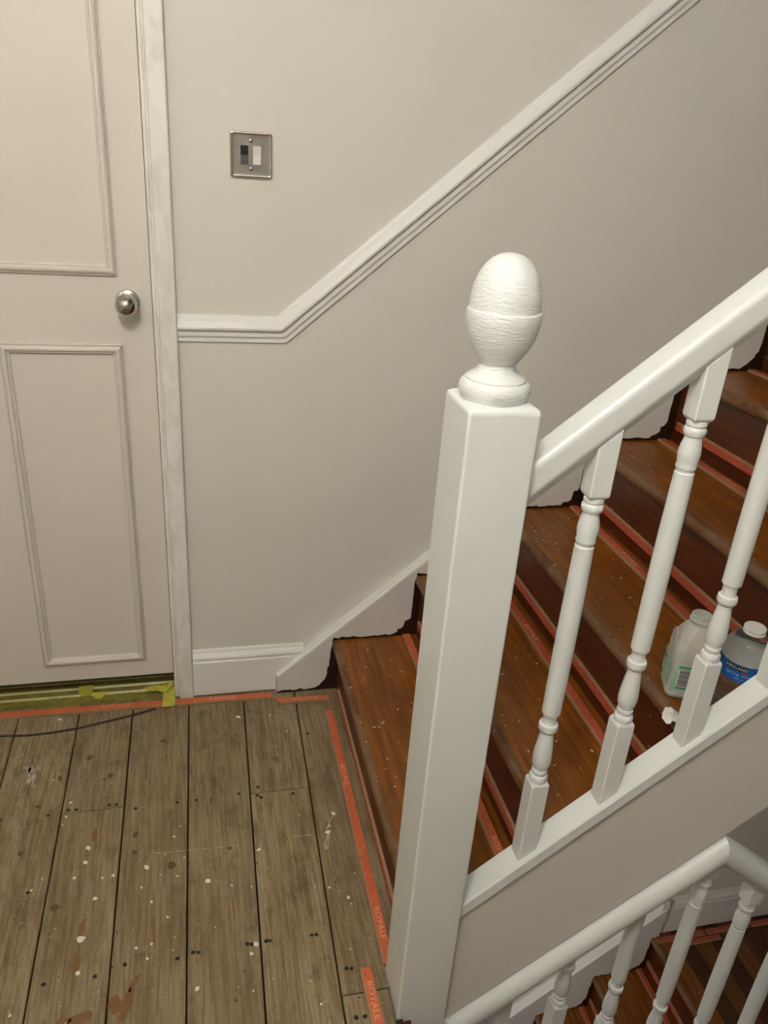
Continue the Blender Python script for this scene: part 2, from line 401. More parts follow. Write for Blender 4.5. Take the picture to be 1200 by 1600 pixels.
for px, py, rx, ry, rot in [(198, 1566, .013, .045, -.25), (208, 1540, .008, .03, -.5), (120, 1594, .045, .014, .25), (100, 1598, .03, .012, .1), (148, 1306, .009, .022, 0), (127, 1452, .008, .025, 0), (119, 1508, .009, .026, -.1), (240, 1455, .004, .045, .05), (180, 1570, .02, .018, 0), (365, 1420, .003, .035, .05)]:
    p = floor_pt(px, py); blob(mb, p.x, p.y, 0.0, rx*.6, ry*.8, rot, 14, 0.0002, 0.22)
mb.build('rust_stain', 'rust', fl, kind='stuff')
mb = MB()
def spl(px, py, s, e=1.0, rot=0.0):
    p = floor_pt(px, py); blob(mb, p.x, p.y, 0.0, s, s*e, rot, 8, 0.0007, 0.3)
for px, py, s in [(110, 1254, 4.5), (138, 1325, 5), (134, 1347, 4.6), (116, 1372, 4.5), (149, 1404, 4.5), (177, 1368, 4), (229, 1355, 7), (272, 1307, 3), (221, 1387, 2.8), (288, 1340, 2.8), (277, 1369, 2.6), (237, 1409, 3.5), (262, 1433, 3), (127, 1467, 7.5), (122, 1520, 5), (237, 1475, 3), (213, 1481, 3.4), (230, 1498, 3), (93, 1124, 5.5), (15, 1587, 3.2), (49, 1391, 3), (372, 1120, 6), (422, 1118, 3.4), (448, 1143, 2.4), (325, 1376, 6), (362, 1383, 3), (393, 1385, 2), (405, 1327, 5), (393, 1490, 3.4), (308, 1545, 4), (396, 1548, 2.4), (400, 1475, 5), (544, 1402, 4.5), (549, 1412, 2.4), (521, 1271, 5), (515, 1387, 3.2), (554, 1364, 1.8), (502, 1569, 2.4), (547, 1483, 2.2), (36, 1180, 1.8), (84, 1219, 2), (163, 1241, 1.6), (98, 1289, 2.4), (103, 1276, 3.4), (160, 1372, 2.6), (270, 1485, 2), (66, 1373, 2), (514, 1290, 3), (512, 1300, 5)]:
    spl(px, py, s*0.0009, random.uniform(0.7, 1.3), random.uniform(0, 3))
mb2 = mb; mb = MB()
for k in range(15):                                   # brushed smears
    t = k/14; spl(44+10*random.random(), 1200+30*t, random.uniform(.003, .0055)*(1-.5*t), random.uniform(2.2, 3.5), random.uniform(-.35, -.05))
for k in range(9): spl(38+3*k, 1206-random.uniform(0, 8), .0018, 3, -.2)
for k in range(7): spl(513-k*.5, 1305+k*3.2, .0042, 1.6, -.1)
for k in range(9): spl(519-k*1.4, 1276+k*3.2, .0014, 2.5, -.5)
for px, py in ((246, 1333), (262, 1332), (282, 1330), (300, 1328), (322, 1326), (345, 1324), (366, 1322), (462, 1307), (480, 1305)): spl(px, py, .011, .07, .0)
mb.build('paint_smear', 'smear', fl, kind='stuff'); mb = mb2
for _ in range(110):
    x, y = random.uniform(-0.5, 0.34), random.uniform(-1.0, -0.06); s = random.uniform(.0004, .0013)
    blob(mb, x, y, 0.0, s, s*random.uniform(.6, 2), random.uniform(0, 3), 6, 0.0004)
mb.build('paint_splatter', 'splat', fl, kind='stuff')

# ------------------------------------------------------------------ door, architrave, threshold
door = MB().box(DX0, DX1-0.002, 0.004, 0.044, DZ0, DZ1).build('door_1', 'door', kind='structure')
def frame_bead(x0, x1, z0, z1):
    m_ = MB(); w_ = 0.021
    prof = [(0.0, 0.0), (0.0, 0.006), (0.0015, 0.0072), (0.003, 0.0045), (0.0045, 0.009), (0.009, 0.0125), (0.013, 0.0125), (0.0155, 0.007), (0.017, 0.006), (0.0185, 0.0075), (0.021, 0.005), (0.021, 0.0)]
    rs = []
    for cx, cz, sx, sz in ((x0, z0, 1, 1), (x1, z0, -1, 1), (x1, z1, -1, -1), (x0, z1, 1, -1), (x0, z0, 1, 1)):
        rs.append([(cx+sx*d, 0.0045-h, cz+sz*d) for d, h in prof])
    m_.rings(rs, 0, False, False); return m_.build('panel_moulding', 'door', door)
for x0, x1 in ((-0.3685, -0.1175), (-0.745, -0.492)):
    frame_bead(x0, x1, 0.122, 0.955); frame_bead(x0, x1, 1.100, 1.90)
kn = MB().lathe([(0.0, 0.0045), (0.026, 0.0045), (0.026, -0.001), (0.0245, -0.004), (0.019, -0.006), (0.0165, -0.0065), (0.014, -0.010), (0.0115, -0.012)], -0.1, 1.047, 32, 0, 'y').build('knob_rose', 'chromek', door, label='round chrome rose behind the door knob')
prof = [(0.0105, -0.010), (0.0105, -0.022)] + [(0.0235*math.sin(a), -0.042+0.0225*math.cos(a)) for a in [math.radians(d) for d in range(28, 180, 8)]] + [(0.0004, -0.0645)]
MB().lathe(prof, -0.1, 1.047, 32, 0, 'y').build('knob', 'chromek', kn, label='polished chrome ball knob')
# architrave (right, left, head) with inner bead
def arch(x_in, s, name, z1=2.09):
    prof = [(0.0, 0.044), (0.0, 0.004), (0.0, -0.006), (0.003, -0.0085), (0.0065, -0.0085), (0.0085, -0.005), (0.0105, -0.0055), (0.013, -0.0165), (0.016, -0.0185), (0.046, -0.0185), (0.0485, -0.0165), (0.049, 0.0)]
    m_ = MB(); m_.rings([[(x_in+s*d, y, z) for d, y in prof] for z in (-0.002, z1)], 0, False); return m_.build(name, ['plaster'], kind='structure')
arch(DX1, 1, 'trim_1'); arch(DX0, -1, 'trim_2')
MB().box(DX0-0.049, DX1+0.049, -0.0185, 0.044, DZ1+0.002, 2.092).build('trim_3', 'trim', kind='structure')
th = MB().box(DX0, DX1, -0.010, 0.115, -0.03, 0.012, 0)
for y in (0.012, 0.040, 0.070): th.add([(DX0, y-.004, .012), (DX1, y-.004, .012), (DX1, y, .0165), (DX0, y, .0165), (DX0, y+.004, .012), (DX1, y+.004, .012)], [(0, 1, 2, 3), (3, 2, 5, 4)], 1)
th = th.build('threshold_strip', ['taped', 'tapedridge'], label='ridged threshold strip wrapped in yellow-green masking tape under the door', cat='threshold')
def tape(pts, label, thick=0.0007):
    """flat strip that follows a list of (left, right) 3D point pairs"""
    m_ = MB(); top = [p for pr in pts for p in pr]; n = len(pts)
    lo = [(a, b, c-thick) for a, b, c in top]
    f = [(2*i, 2*i+1, 2*i+3, 2*i+2) for i in range(n-1)]
    m_.add(top+lo, f+[tuple(2*n+k for k in q[::-1]) for q in f]+[(2*i, 2*i+2, 2*n+2*i+2, 2*n+2*i) for i in range(n-1)]+[(2*i+1, 2*n+2*i+1, 2*n+2*i+3, 2*i+3) for i in range(n-1)])
    return m_.build('masking_tape', 'tape', label=label, cat='tape', group='masking tape pieces at the door threshold')
tape([((-.082, -.058, .0080), (-.050, -.058, .0085)), ((-.081, -.036, .0088), (-.048, -.036, .0092)), ((-.080, -.014, .0125), (-.050, -.012, .0125)), ((-.082, 0.012, .0190), (-.051, 0.010, .0195)), ((-.085, 0.032, .0178), (-.052, 0.032, .0180))], 'yellow masking tape folded down over the gripper beside the door frame')
tape([((-.128, 0.012, .0205), (-.118, -.006, .022)), ((-.100, 0.010, .030), (-.092, -.012, .026)), ((-.070, 0.004, .026), (-.074, -.016, .0215)), ((-.060, 0.020, .034), (-.056, 0.002, .030))], 'crumpled yellow tape end sticking up near the door corner')
tape([((-.300, 0.046, .0178), (-.262, 0.046, .0178)), ((-.298, 0.020, .0178), (-.262, 0.020, .0178)), ((-.290, 0.004, .0176), (-.266, 0.004, .0176)), ], 'short yellow tape patch in the middle of the threshold strip')
tape([((-.262, 0.012, .0185), (-.226, 0.012, .0185)), ((-.258, 0.000, .0145), (-.232, 0.000, .0145)), ((-.250, -.0095, .0135), (-.238, -.0095, .0135))], 'small pointed yellow tape scrap on the front edge of the threshold strip')

# ------------------------------------------------------------------ dado rail, skirting
pd = [(0, 0.0), (-0.004, -0.0005), (-0.008, -0.005), (-0.0085, -0.0065), (-0.0165, -0.013), (-0.0205, -0.019), (-0.0225, -0.0245), (-0.0215, -0.029), (-0.0185, -0.0315), (-0.0125, -0.0325), (-0.0125, -0.0445), (-0.0095, -0.0455), (-0.0095, -0.0475), (-0.0065, -0.049), (-0.0065, -0.0585), (0, -0.060)]
m_ = MB(); sweep_xz(m_, [(0.0005, 1.025), (0.216, 1.025), (0.216+1.75, 1.025+1.75*0.8635)], pd, 0.0)
m_.build('trim_4', 'trim', kind='structure')
ps = [(0, 0.142), (-0.005, 0.1415), (-0.0075, 0.137), (-0.0078, 0.134), (-0.0115, 0.131), (-0.0165, 0.124), (-0.0175, 0.119), (-0.0165, 0.1145), (-0.0140, 0.112), (-0.0175, 0.109), (-0.018, 0.105), (-0.018, 0.004), (0, 0.004)]
m_ = MB(); sweep_xz(m_, [(0.0005, 0.0), (0.296, 0.0)], ps); m_.build('baseboard_back', 'trim', kind='structure')
m_ = MB(); sweep_xz(m_, [(1.745, LZ), (XR, LZ)], [(y, z*1.30) for y, z in ps]); m_.build('baseboard_half_landing', 'trim', kind='structure')

# ------------------------------------------------------------------ light switch
sw = empty('light_switch', (0.161, 0, 1.306), label='square chrome light switch with one black and one white rocker', cat='light switch')
m_ = MB()
rr = lambda w_, r_, y: [(0.161+a, y, 1.349+b) for a, b in rounded_rect(w_, w_, r_, 4)]
m_.rings([rr(.086, .005, 0.0), rr(.086, .005, -.0035), rr(.0850, .005, -.0058), rr(.0830, .0045, -.0074), rr(.0805, .0042, -.0078), rr(.0785, .004, -.0072), rr(.074, .003, -.0062), rr(.05, .003, -.0064), rr(.02, .003, -.0068)], 0, True, True)
m_.build('plate', 'chrome', sw)
def rock(x, w_, mat, tilt, label):
    m2 = MB(); z0, z1 = 1.331, 1.3665
    m2.add([(x-w_/2, -.0068, z0), (x+w_/2, -.0068, z0), (x+w_/2, -.0068, z1), (x-w_/2, -.0068, z1), (x-w_/2, -.0095-tilt, z0+.001), (x+w_/2, -.0095-tilt, z0+.001), (x+w_/2, -.0095+tilt, z1-.001), (x-w_/2, -.0095+tilt, z1-.001), (x-w_/2, -.0082, (z0+z1)/2), (x+w_/2, -.0082, (z0+z1)/2)],
           [(0, 1, 5, 4), (4, 5, 9, 8), (8, 9, 6, 7), (7, 6, 2, 3), (0, 4, 8, 7, 3), (1, 2, 6, 9, 5)])
    return m2.build('rocker', mat, sw, label=label)
rock(0.1475, 0.0155, 'blackplastic', 0.0012, 'black rocker'); rock(0.1725, 0.0155, 'whiteplastic', -0.0006, 'white rocker')
for zc in (1.3755, 1.3235):
    s_ = MB().lathe([(0.0, -.0068), (0.0042, -.0068), (0.0042, -.0078), (0.003, -.0088), (0.0004, -.0090)], 0.1605, zc, 14, 0, 'y').build('screw', 'chrome', sw)
    MB().box(0.1575, 0.1635, -.0094, -.0088, zc-.0004, zc+.0004).build('slot', 'ink', s_)

# ------------------------------------------------------------------ stair flights
def tread_mesh(x_n, x_back, y0, y1, z, sgn=1, t=0.026, nosing_w=0.017):
    """sgn=+1: flight rises towards +x (nosing at small x)"""
    m_ = MB(); r = t/2; pts = []
    for i in range(9):
        a = math.pi/2 + math.pi*i/8; pts.append((r*0.75+r*0.75*math.cos(a), -r+r*math.sin(a)))
    prof = [(nosing_w, 0.0)] + pts + [(nosing_w, -t)]
    m_.rings([[(x_n+sgn*a, y, z+b) for a, b in prof] for y in (y0, y1)], 1, True)
    a, b = sorted((x_n+sgn*nosing_w, x_back)); m_.box(a, b, y0, y1, z-t, z, 0)
    return m_
nos = lambda k: X1 + GOING*(k-1)
trz = lambda k: Z1 + RISE*(k-1)
RS = 0.018                                                # nosing overhang
stair = empty('staircase', (0.39, -0.46, 0.0), label='varnished brown staircase rising to the right behind the white balustrade', cat='staircase')
for k in range(1, NUP+1):
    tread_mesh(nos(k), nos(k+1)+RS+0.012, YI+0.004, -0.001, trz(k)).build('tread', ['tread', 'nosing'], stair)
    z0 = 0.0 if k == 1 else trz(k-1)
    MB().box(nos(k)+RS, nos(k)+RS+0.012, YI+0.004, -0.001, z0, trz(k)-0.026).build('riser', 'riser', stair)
def jag_string(x_s, z_floor, nosf, zf, nsteps, topf, parent, xe, seed, end_z=None, ythick=0.033):
    """wall string: dark stained board on the wall, with a proud coat of white paint whose lower edge is ragged along the steps"""
    rnd = random.Random(seed)
    body = MB()
    zt = [(x_s+0.002, topf(x_s)-0.006), (xe, topf(xe)-0.006)]
    xf = x_s + 0.001
    while topf(xf)-0.42 < z_floor: xf += 0.004
    lowline = [(xe, topf(xe)-0.42), (xf, z_floor), (x_s+0.002, z_floor)]
    poly = zt + lowline
    body.rings([[(x, -0.0005, z) for x, z in poly], [(x, -ythick+0.0025, z) for x, z in poly]], 0, False)
    b = body.build('wall_string', 'dark', parent)
    # ragged lower outline from right to left
    outl = []
    def seg(p, q, amp):
        n = max(2, int(math.hypot(q[0]-p[0], q[1]-p[1])/0.009))
        for i in range(n):
            t = i/n; a = rnd.gauss(0, amp)
            outl.append((p[0]+(q[0]-p[0])*t+a*0.8, p[1]+(q[1]-p[1])*t+abs(a)))
    ks = [k for k in range(1, nsteps+1) if nosf(k) < xe]
    pts = []
    for k in ks:
        zb = z_floor if k == 1 else zf(k-1)
        pts += [(nosf(k)-0.050, zb+0.006), (nosf(k)-0.024, zb+0.022), (nosf(k)-0.008, zb+0.050), (nosf(k)-0.004, zf(k)-0.035), (nosf(k)-0.001, zf(k)+0.002), (nosf(k)+0.03, zf(k)+0.004)]
    start = (x_s+0.006, z_floor+0.007)
    pts = [start] + pts
    for p, q in zip(pts[:-1], pts[1:]): seg(p, q, 0.0034)
    outl.append(pts[-1])
    # build faces as vertical quads from the ragged outline up to the top line
    y = -ythick; vs_, fs_ = [], []
    outl = [o for o in outl if o[0] <= xe]
    outl = [(x_s, z_floor+0.006)] + outl
    for i in range(1, len(outl)): outl[i] = (max(outl[i][0], outl[i-1][0]+0.00004), outl[i][1])   # keep the coat a single layer
    for x, z in outl:
        x = max(x, x_s); vs_ += [(x, y, z), (x, y, max(topf(x)-0.0118, z+0.001)), (x, y+0.003, z-0.001)]
    for i in range(len(outl)-1):
        a = 3*i; fs_ += [(a, a+3, a+4, a+1), (a+2, a+5, a+3, a)]
    xl = max(outl[-1][0], x_s)
    pm = MB().add(vs_, fs_)
    # top band and start end, slightly rounded arris
    pr = [(x_s, topf(x_s)), (xe, topf(xe))]
    pm.rings([[(x, -0.0002, z), (x, -ythick+0.003, z), (x, -ythick, z-0.003), (x, -ythick, z-0.012), (x, -0.0002, z-0.012)] for x, z in pr], 1, False)
    pm.box(x_s-0.002, x_s+0.001, -ythick, -0.0002, z_floor+0.006, topf(x_s))
    pm.build('white_paint_coat', ['ragged', 'trim'], b, fix=False)
    return b
stop = lambda x: 0.1115 + 0.868*(x-0.282)
jag_string(0.222, 0.0, nos, trz, NUP+1, stop, stair, 2.05, 3)
# outer string: panel, cap and capping along its foot
XE = 2.05
m_ = MB(); xs = [NX1-0.004, APX, XE]
poly = [(NX1-0.004, capz(NX1)-0.03), (XE, capz(XE)-0.03), (XE, botz(XE)), (NX1-0.004, botz(NX1-0.004))]
m_.rings([[(x, YI, z) for x, z in poly], [(x, YO, z) for x, z in poly]], 0, False)
ost = m_.build('outer_string', 'panel', stair, label='smooth white painted outer string of the upper flight')
sweep_xz(MB(), [(NX1-0.003, capz(NX1-0.003)), (XE, capz(XE))], [(-0.0215, -0.003), (-0.0185, 0), (0.0205, 0), (0.0215, -0.002), (0.0215, -0.023), (-0.0215, -0.023), (-0.0225, -0.02)], -0.9165, offs='plumb').build('string_cap', 'gloss', ost, label='white gloss cap on the outer string')
railprof = lambda s=1.0: [(a*s, b) for a, b in [(0.0165, 0), (0.021, -0.0012), (0.0245, -0.005), (0.0255, -0.010), (0.0255, -0.030), (0.0235, -0.037), (0.016, -0.0445), (0.0125, -0.050), (-0.0125, -0.050), (-0.016, -0.0445), (-0.0235, -0.037), (-0.0255, -0.030), (-0.0255, -0.010), (-0.0245, -0.005), (-0.021, -0.0012), (-0.0165, 0)]]
roundprof = [(0.0265*math.cos(math.radians(a)), -0.0235+0.0235*math.sin(math.radians(a))) for a in range(-10, 191, 20)]
roundprof += [(-0.0255, -0.034), (-0.0215, -0.041), (-0.015, -0.045), (-0.0125, -0.052), (0.0125, -0.052), (0.015, -0.045), (0.0215, -0.041), (0.0255, -0.034)]
m_ = MB(); sweep_xz(m_, [(NX1-0.003, APZ-0.79*(APX-NX1+0.003)), (APX, APZ)], roundprof, -0.922, 0, True, offs={1: (0, 1)})
m_.build('foot_capping', 'gloss', ost, label='rounded white capping along the foot of the outer string')
m_ = MB(); poly = [(NX1+0.01, botz(NX1+0.01)+0.012), (XE, botz(XE)+0.012), (XE, botz(XE)), (NX1+0.01, botz(NX1+0.01))]
m_.rings([[(x, YI, z) for x, z in poly], [(x, -0.002, z) for x, z in poly]], 0, False); m_.build('soffit', 'panel', stair)

# flight below (to the half landing)
nos2 = lambda k: 1.268 + 0.2185*(k-1); trz2 = lambda k: -1.72 + 0.18*(k-1)
st2 = empty('staircase', (1.28, -0.46, -1.92), label='dark varnished lower flight glimpsed below the round white rail', cat='staircase')
for k in (1, 2):
    tread_mesh(nos2(k), nos2(k+1)+RS+0.012, -0.90, -0.001, trz2(k)).build('tread', ['tread', 'nosing'], st2)
for k in (1, 2, 3):
    MB().box(nos2(k)+RS, nos2(k)+RS+0.012, -0.90, -0.001, -1.92 if k == 1 else trz2(k-1), trz2(k)-0.026).build('riser', 'riser', st2)
m2 = tread_mesh(nos2(3), nos2(3)+0.09, -0.90, -0.001, trz2(3)); m2.build('tread', ['tread', 'nosing'], st2)
stop2 = lambda x: -1.716 + 0.868*(x-1.137)
jag_string(1.135, -1.92, nos2, trz2, 3, stop2, st2, 1.735, 5)
MB().box(1.715, 1.747, -0.030, -0.0005, LZ+0.075, LZ+0.188).build('string_end_block', 'trim', st2, bev=0.003)
# half landing with single planks
hl = MB().box(nos2(3)+0.03, XR, YF, -0.0, LZ-0.2, LZ-0.022).build('floor_half_landing', 'black', kind='structure')
x = nos2(3)+0.0905; i = 0
while x < XR-0.02:
    w_ = min(random.choice((0.085, 0.07, 0.11, 0.06)), XR-x)
    MB().box(x+0.0006, x+w_-0.0006, YF+0.001, -0.001, LZ-0.021, LZ+random.uniform(-.0008, 0)).build('floorboard', ('plankA', 'plankB', 'plankA', 'plankB', 'plankA')[i % 5], hl); x += w_; i += 1

# flight from the half landing up to this landing (near side)
st3 = empty('staircase', (1.7, -1.47, LZ), label='lower return flight descending to the right in front of the newel post', cat='staircase')
g3 = (nos2(3)-0.02-0.36)/6; r3 = -LZ/7
for k in range(1, 7):
    xn = 0.36+g3*k; z = -r3*k
    tread_mesh(xn, xn-g3-0.001, YF+0.03, YO-0.012, z, -1).build('tread', ['tread', 'nosing'], st3)
for k in range(1, 8):
    xr = 0.36+g3*(k-1)-(0.018 if k > 1 else -0.012)
    MB().box(xr-0.012, xr, YF+0.03, YO-0.012, -r3*k, -r3*(k-1)-0.026 if k > 1 else -0.012).build('riser', 'riser', st3)
m_ = MB(); poly = [(NX1-0.004, cap2z(NX1)-0.03), (1.78, cap2z(1.78)-0.03), (1.78, cap2z(1.78)-0.36), (NX1-0.004, cap2z(NX1)-0.36)]
m_.rings([[(x, YI-0.004, z) for x, z in poly], [(x, YO, z) for x, z in poly]], 0, False)
os3 = m_.build('outer_string', 'panel', st3)
sweep_xz(MB(), [(NX1-0.003, cap2z(NX1-0.003)), (1.8, cap2z(1.8))], [(-0.0215, -0.003), (-0.0185, 0), (0.0185, 0), (0.0215, -0.003), (0.0215, -0.022), (-0.0215, -0.022)], -0.9165, offs='plumb').build('string_cap', 'gloss', os3)

# ------------------------------------------------------------------ balustrades
bal_up = empty('balustrade', (0.39, -0.903, 0.0), label='white gloss balustrade with acorn-topped newel beside the upper flight', cat='balustrade')
ncx, ncy = (NX0+NX1)/2, (NY0+NY1)/2
sec = lambda k, z, r=0.004: [(ncx+a, ncy+b, z) for a, b in rounded_rect((NX1-NX0)*k, (NY1-NY0)*k, r*k, 4)]
m_ = MB(); m_.rings([sec(1, -1.6), sec(1, 1.1045), sec(0.988, 1.1085), sec(0.955, 1.1112), sec(0.85, 1.1140), sec(0.6, 1.1155)], 0, True)
nw = m_.build('newel_post', 'gloss', bal_up, label='tall square white newel post')
fin = [(0.0400, 1.1135), (0.0420, 1.1180), (0.0434, 1.1225), (0.0437, 1.1275), (0.0425, 1.1330), (0.0385, 1.1370), (0.0370, 1.1376), (0.0370, 1.1396), (0.0352, 1.1414), (0.0290, 1.1445), (0.0240, 1.1485), (0.0220, 1.1535), (0.0219, 1.1585), (0.0238, 1.1592), (0.0244, 1.1610), (0.0275, 1.1650), (0.0335, 1.1740), (0.0385, 1.1840), (0.0418, 1.1950), (0.0437, 1.2075), (0.0440, 1.2150), (0.0432, 1.2185), (0.0414, 1.2196), (0.0412, 1.2215), (0.0413, 1.2280), (0.0402, 1.2390), (0.0378, 1.2495), (0.0335, 1.2600), (0.0280, 1.2685), (0.0210, 1.2755), (0.0135, 1.2797), (0.0065, 1.2815), (0.0005, 1.282)]
MB().lathe(fin, ncx, ncy, 40).build('finial', 'brushed', nw, label='acorn-shaped finial with brush marks')
m_ = MB(); sweep_xz(m_, [(NX1-0.003, railz(NX1-0.003)), (XE, railz(XE))], railprof(0.88), -0.9095, 0, True, offs='plumb')
m_.build('handrail', 'gloss', bal_up, label='white gloss handrail with rounded edges')
BR = 0.0150
BPROF = [(0.0, 0.150, 'sq'), ]
def baluster(x, z0, parent, slope, ztop, cut=None):
    """square foot, turned shaft, square head; cut = height where a rail above ends it"""
    m_ = MB(); h = BR
    def sq(z0s, z1s):
        c = 0.0018
        rr_ = lambda k, zz, sl: [(x+a*k, YB+b*k, zz+sl*(a*k)) for a, b in rounded_rect(2*h, 2*h, c, 1)]
        return rr_
    s1 = sq(0, 0)
    ftop = z0+0.150
    # foot follows the slope of the string at its base
    m_.rings([s1(1, z0-0.012, slope), s1(1, ftop-0.004, 0), s1(0.985, ftop-0.0015, 0), s1(0.86, ftop+0.002, 0)], 0, False)
    tp = [(0.0112, .1505), (0.0140, .1525), (0.0149, .157), (0.0146, .1615), (0.0128, .1645), (0.0108, .1650), (0.0108, .1675), (0.0122, .169), (0.0126, .172), (0.0119, .175), (0.0106, .1755), (0.0106, .178), (0.0136, .184), (0.0149, .193), (0.0147, .203), (0.0137, .216), (0.0119, .232), (0.0106, .244), (0.0104, .250), (0.0128, .2515), (0.0147, .2555), (0.0149, .2605), (0.0142, .2650), (0.0112, .2665), (0.0106, .271), (0.0105, .2775), (0.0112, .283), (0.0118, .2845), (0.0140, .2855), (0.0142, .289), (0.0146, .34), (0.0149, .40), (0.0147, .47), (0.0140, .53), (0.0134, .5700), (0.0120, .5715), (0.0120, .5745), (0.0137, .5765), (0.0140, .5795), (0.0132, .5825), (0.0138, .587), (0.0148, .594), (0.0147, .600), (0.0136, .608), (0.0114, .617), (0.0110, .6215), (0.0132, .6225), (0.0149, .6265), (0.0149, .630), (0.0136, .6335), (0.0112, .635), (0.0135, .6365), (0.0138, .640), (0.0130, .6425), (0.0118, .644)]
    out = []
    for r_, z in tp:
        zz = z0+z
        if cut is not None and zz > cut:
            out.append((r_, cut)); break
        out.append((r_, zz))
    m_.lathe(out, x, YB, 20)
    if cut is None:
        hb = z0+0.643
        m_.rings([s1(0.80, hb, 0), s1(0.97, hb+0.004, 0), s1(1, hb+0.007, 0), s1(1, ztop, slope)], 0, False)
    return m_.build('baluster', 'gloss', parent)
for i in range(11):
    x = 0.5465 + 0.1255*i
    baluster(x, capz(x), bal_up, SB, railz(x)-0.054)
bal_lo = empty('balustrade', (1.7, -0.903, LZ), label='lower white balustrade with rounded rail dying into the upper string', cat='balustrade')
m_ = MB(); sweep_xz(m_, [(APX, APZ), (1.9, APZ-SL*(1.9-APX))], roundprof, -0.922, 0, True, offs={0: (0, 1)})
m_.build('handrail', 'gloss', bal_lo, label='rounded white handrail sloping down to the right')
for i in range(9):
    x = 0.565 + 0.1215*i
    lim = APZ-0.79*(APX-x)-0.052
    full = cap2z(x)+0.71
    baluster(x, cap2z(x), bal_lo, -SL, (APZ-SL*(x-APX))-0.05, cut=lim if x < 0.88 else None)
MB().rings([[(1.78+a, YB+b, z) for a, b in rounded_rect(.09, .09, .006, 3)] for z in (LZ-0.1, -0.2)], 0, True).build('newel_post', 'gloss', bal_lo)

# ------------------------------------------------------------------ carpet grippers
def gripper(p, q, nrm, wdir, label, group, mat='orange', w_=0.021, t=0.0065, text=None, diag=0.0):
    """strip from p to q lying on a surface with normal nrm; wdir: direction across the strip"""
    p, q, nrm, wdir = Vector(p), Vector(q), Vector(nrm), Vector(wdir)
    d = (q-p).normalized(); L = (q-p).length
    root = empty('carpet_gripper', tuple(p), label=label, cat='carpet gripper', group=group)
    m_ = MB(); hw = w_/2
    P = lambda s, a, h: tuple(p+d*s+wdir*a+nrm*h)
    m_.add([P(max(-diag, 0), -hw, 0), P(L, -hw, 0), P(L, hw, 0), P(max(diag, 0), hw, 0), P(max(-diag, 0), -hw, t), P(L, -hw, t), P(L, hw, t), P(max(diag, 0), hw, t)], [(0, 1, 2, 3), (0, 1, 5, 4), (1, 2, 6, 5), (2, 3, 7, 6), (3, 0, 4, 7)], 1)
    m_.add([P(max(-diag, 0), -hw, t), P(L, -hw, t), P(L, -hw+.0035, t), P(max(-diag*.8, 0), -hw+.0035, t)], [(0, 1, 2, 3)], 1)
    m_.add([P(max(-diag*.8, 0), -hw+.0035, t), P(L, -hw+.0035, t), P(L, hw, t), P(max(diag, 0), hw, t)], [(0, 1, 2, 3)], 0)
    m_.build('strip', [mat, 'ply'], root)
    nb = MB(); s = 0.014; k = 0; rnd = random.Random(int(abs(p.x*977+p.y*313+p.z*771)*100))
    while s < L-0.008:
        a = (-0.25, 0.42)[k % 2]*hw*1.2 + rnd.uniform(-.001, .001); e = 0.0011; c = p+d*s+wdir*a
        if s > abs(diag)+.01:
            nb.add([tuple(c+d*e*math.cos(j*math.pi/2)+wdir*e*math.sin(j*math.pi/2)+nrm*(t)) for j in range(4)]+[tuple(c+nrm*(t+.0022))], [(0, 1, 4), (1, 2, 4), (2, 3, 4), (3, 0, 4)])
        s += rnd.uniform(.011, .019); k += 1
    nb.build('nails', 'nail', root, kind='stuff')
    if text:
        for s in text:
            text_mesh('lettering', 'ROYALE', 0.0155, 'letter', root, lambda a, b, s=s: tuple(p+d*(s+a*1.25)+wdir*(b+.0012)+nrm*(t+.0004)))
    return root
GF, GS, GL = 'gripper strips on the landing floor', 'gripper strips on the upper flight', 'gripper strips on the lower flight'
UP, XD, YD = (0, 0, 1), (1, 0, 0), (0, 1, 0)
gripper((0.3525, -0.128, 0), (0.3530, -0.852, 0), UP, XD, 'long orange gripper strip on floorboards along the first riser', GF, text=(.24, .64))
gripper((0.308, -0.853, 0), (0.323, -1.62, 0), UP, XD, 'orange gripper strip with pale lettering on the floor left of the newel post', GF, text=(.062, .20, .34))
gripper((-0.80, -0.031, 0), (0.208, -0.043, 0), UP, YD, 'long orange gripper strip on the floor along the door threshold', GF, text=(.60, .875))
gripper((0.212, -0.070, 0), (0.361, -0.074, 0), UP, YD, 'short orange gripper strip with cut end under the white wall string', GF, w_=.019, text=(.085,), diag=-0.016)
ORD = ['first', 'second', 'third', 'fourth', 'fifth', 'sixth', 'seventh', 'eighth']
gripper((nos(1)+RS, -0.075, 0.020), (nos(1)+RS, -0.845, 0.020), (-1, 0, 0), (0, 0, -1), 'gripper strip nailed low on the first riser of the upper flight', GS, 'redface')
for k in range(1, NUP):
    xr = nos(k+1)+RS; z = trz(k)
    gripper((xr-0.031, -0.034, z), (xr-0.031, YI+0.012, z), UP, XD, 'gripper strip at the back of the %s tread of the upper flight' % ORD[k-1], GS, 'redface' if k > 1 else 'orange', text=(.30, .74) if k < 5 else None)
    gripper((xr, -0.05, z+0.046), (xr, YI+0.012, z+0.046), (-1, 0, 0), (0, 0, -1), 'gripper strip on the %s riser of the upper flight' % ORD[k], GS, 'redface')
for k in (1, 2):
    xr = nos2(k+1)+RS; z = trz2(k)
    gripper((xr-0.034, -0.032, z), (xr-0.034, -0.88, z), UP, XD, 'gripper strip at the back of the %s tread below the round rail' % ('lower', 'upper')[k-1], GL, 'redface')
    gripper((xr, -0.032, z+0.035), (xr, -0.88, z+0.035), (-1, 0, 0), (0, 0, -1), 'gripper strip on the %s dark riser below the round rail' % ('lower', 'upper')[k-1], GL, 'redface')
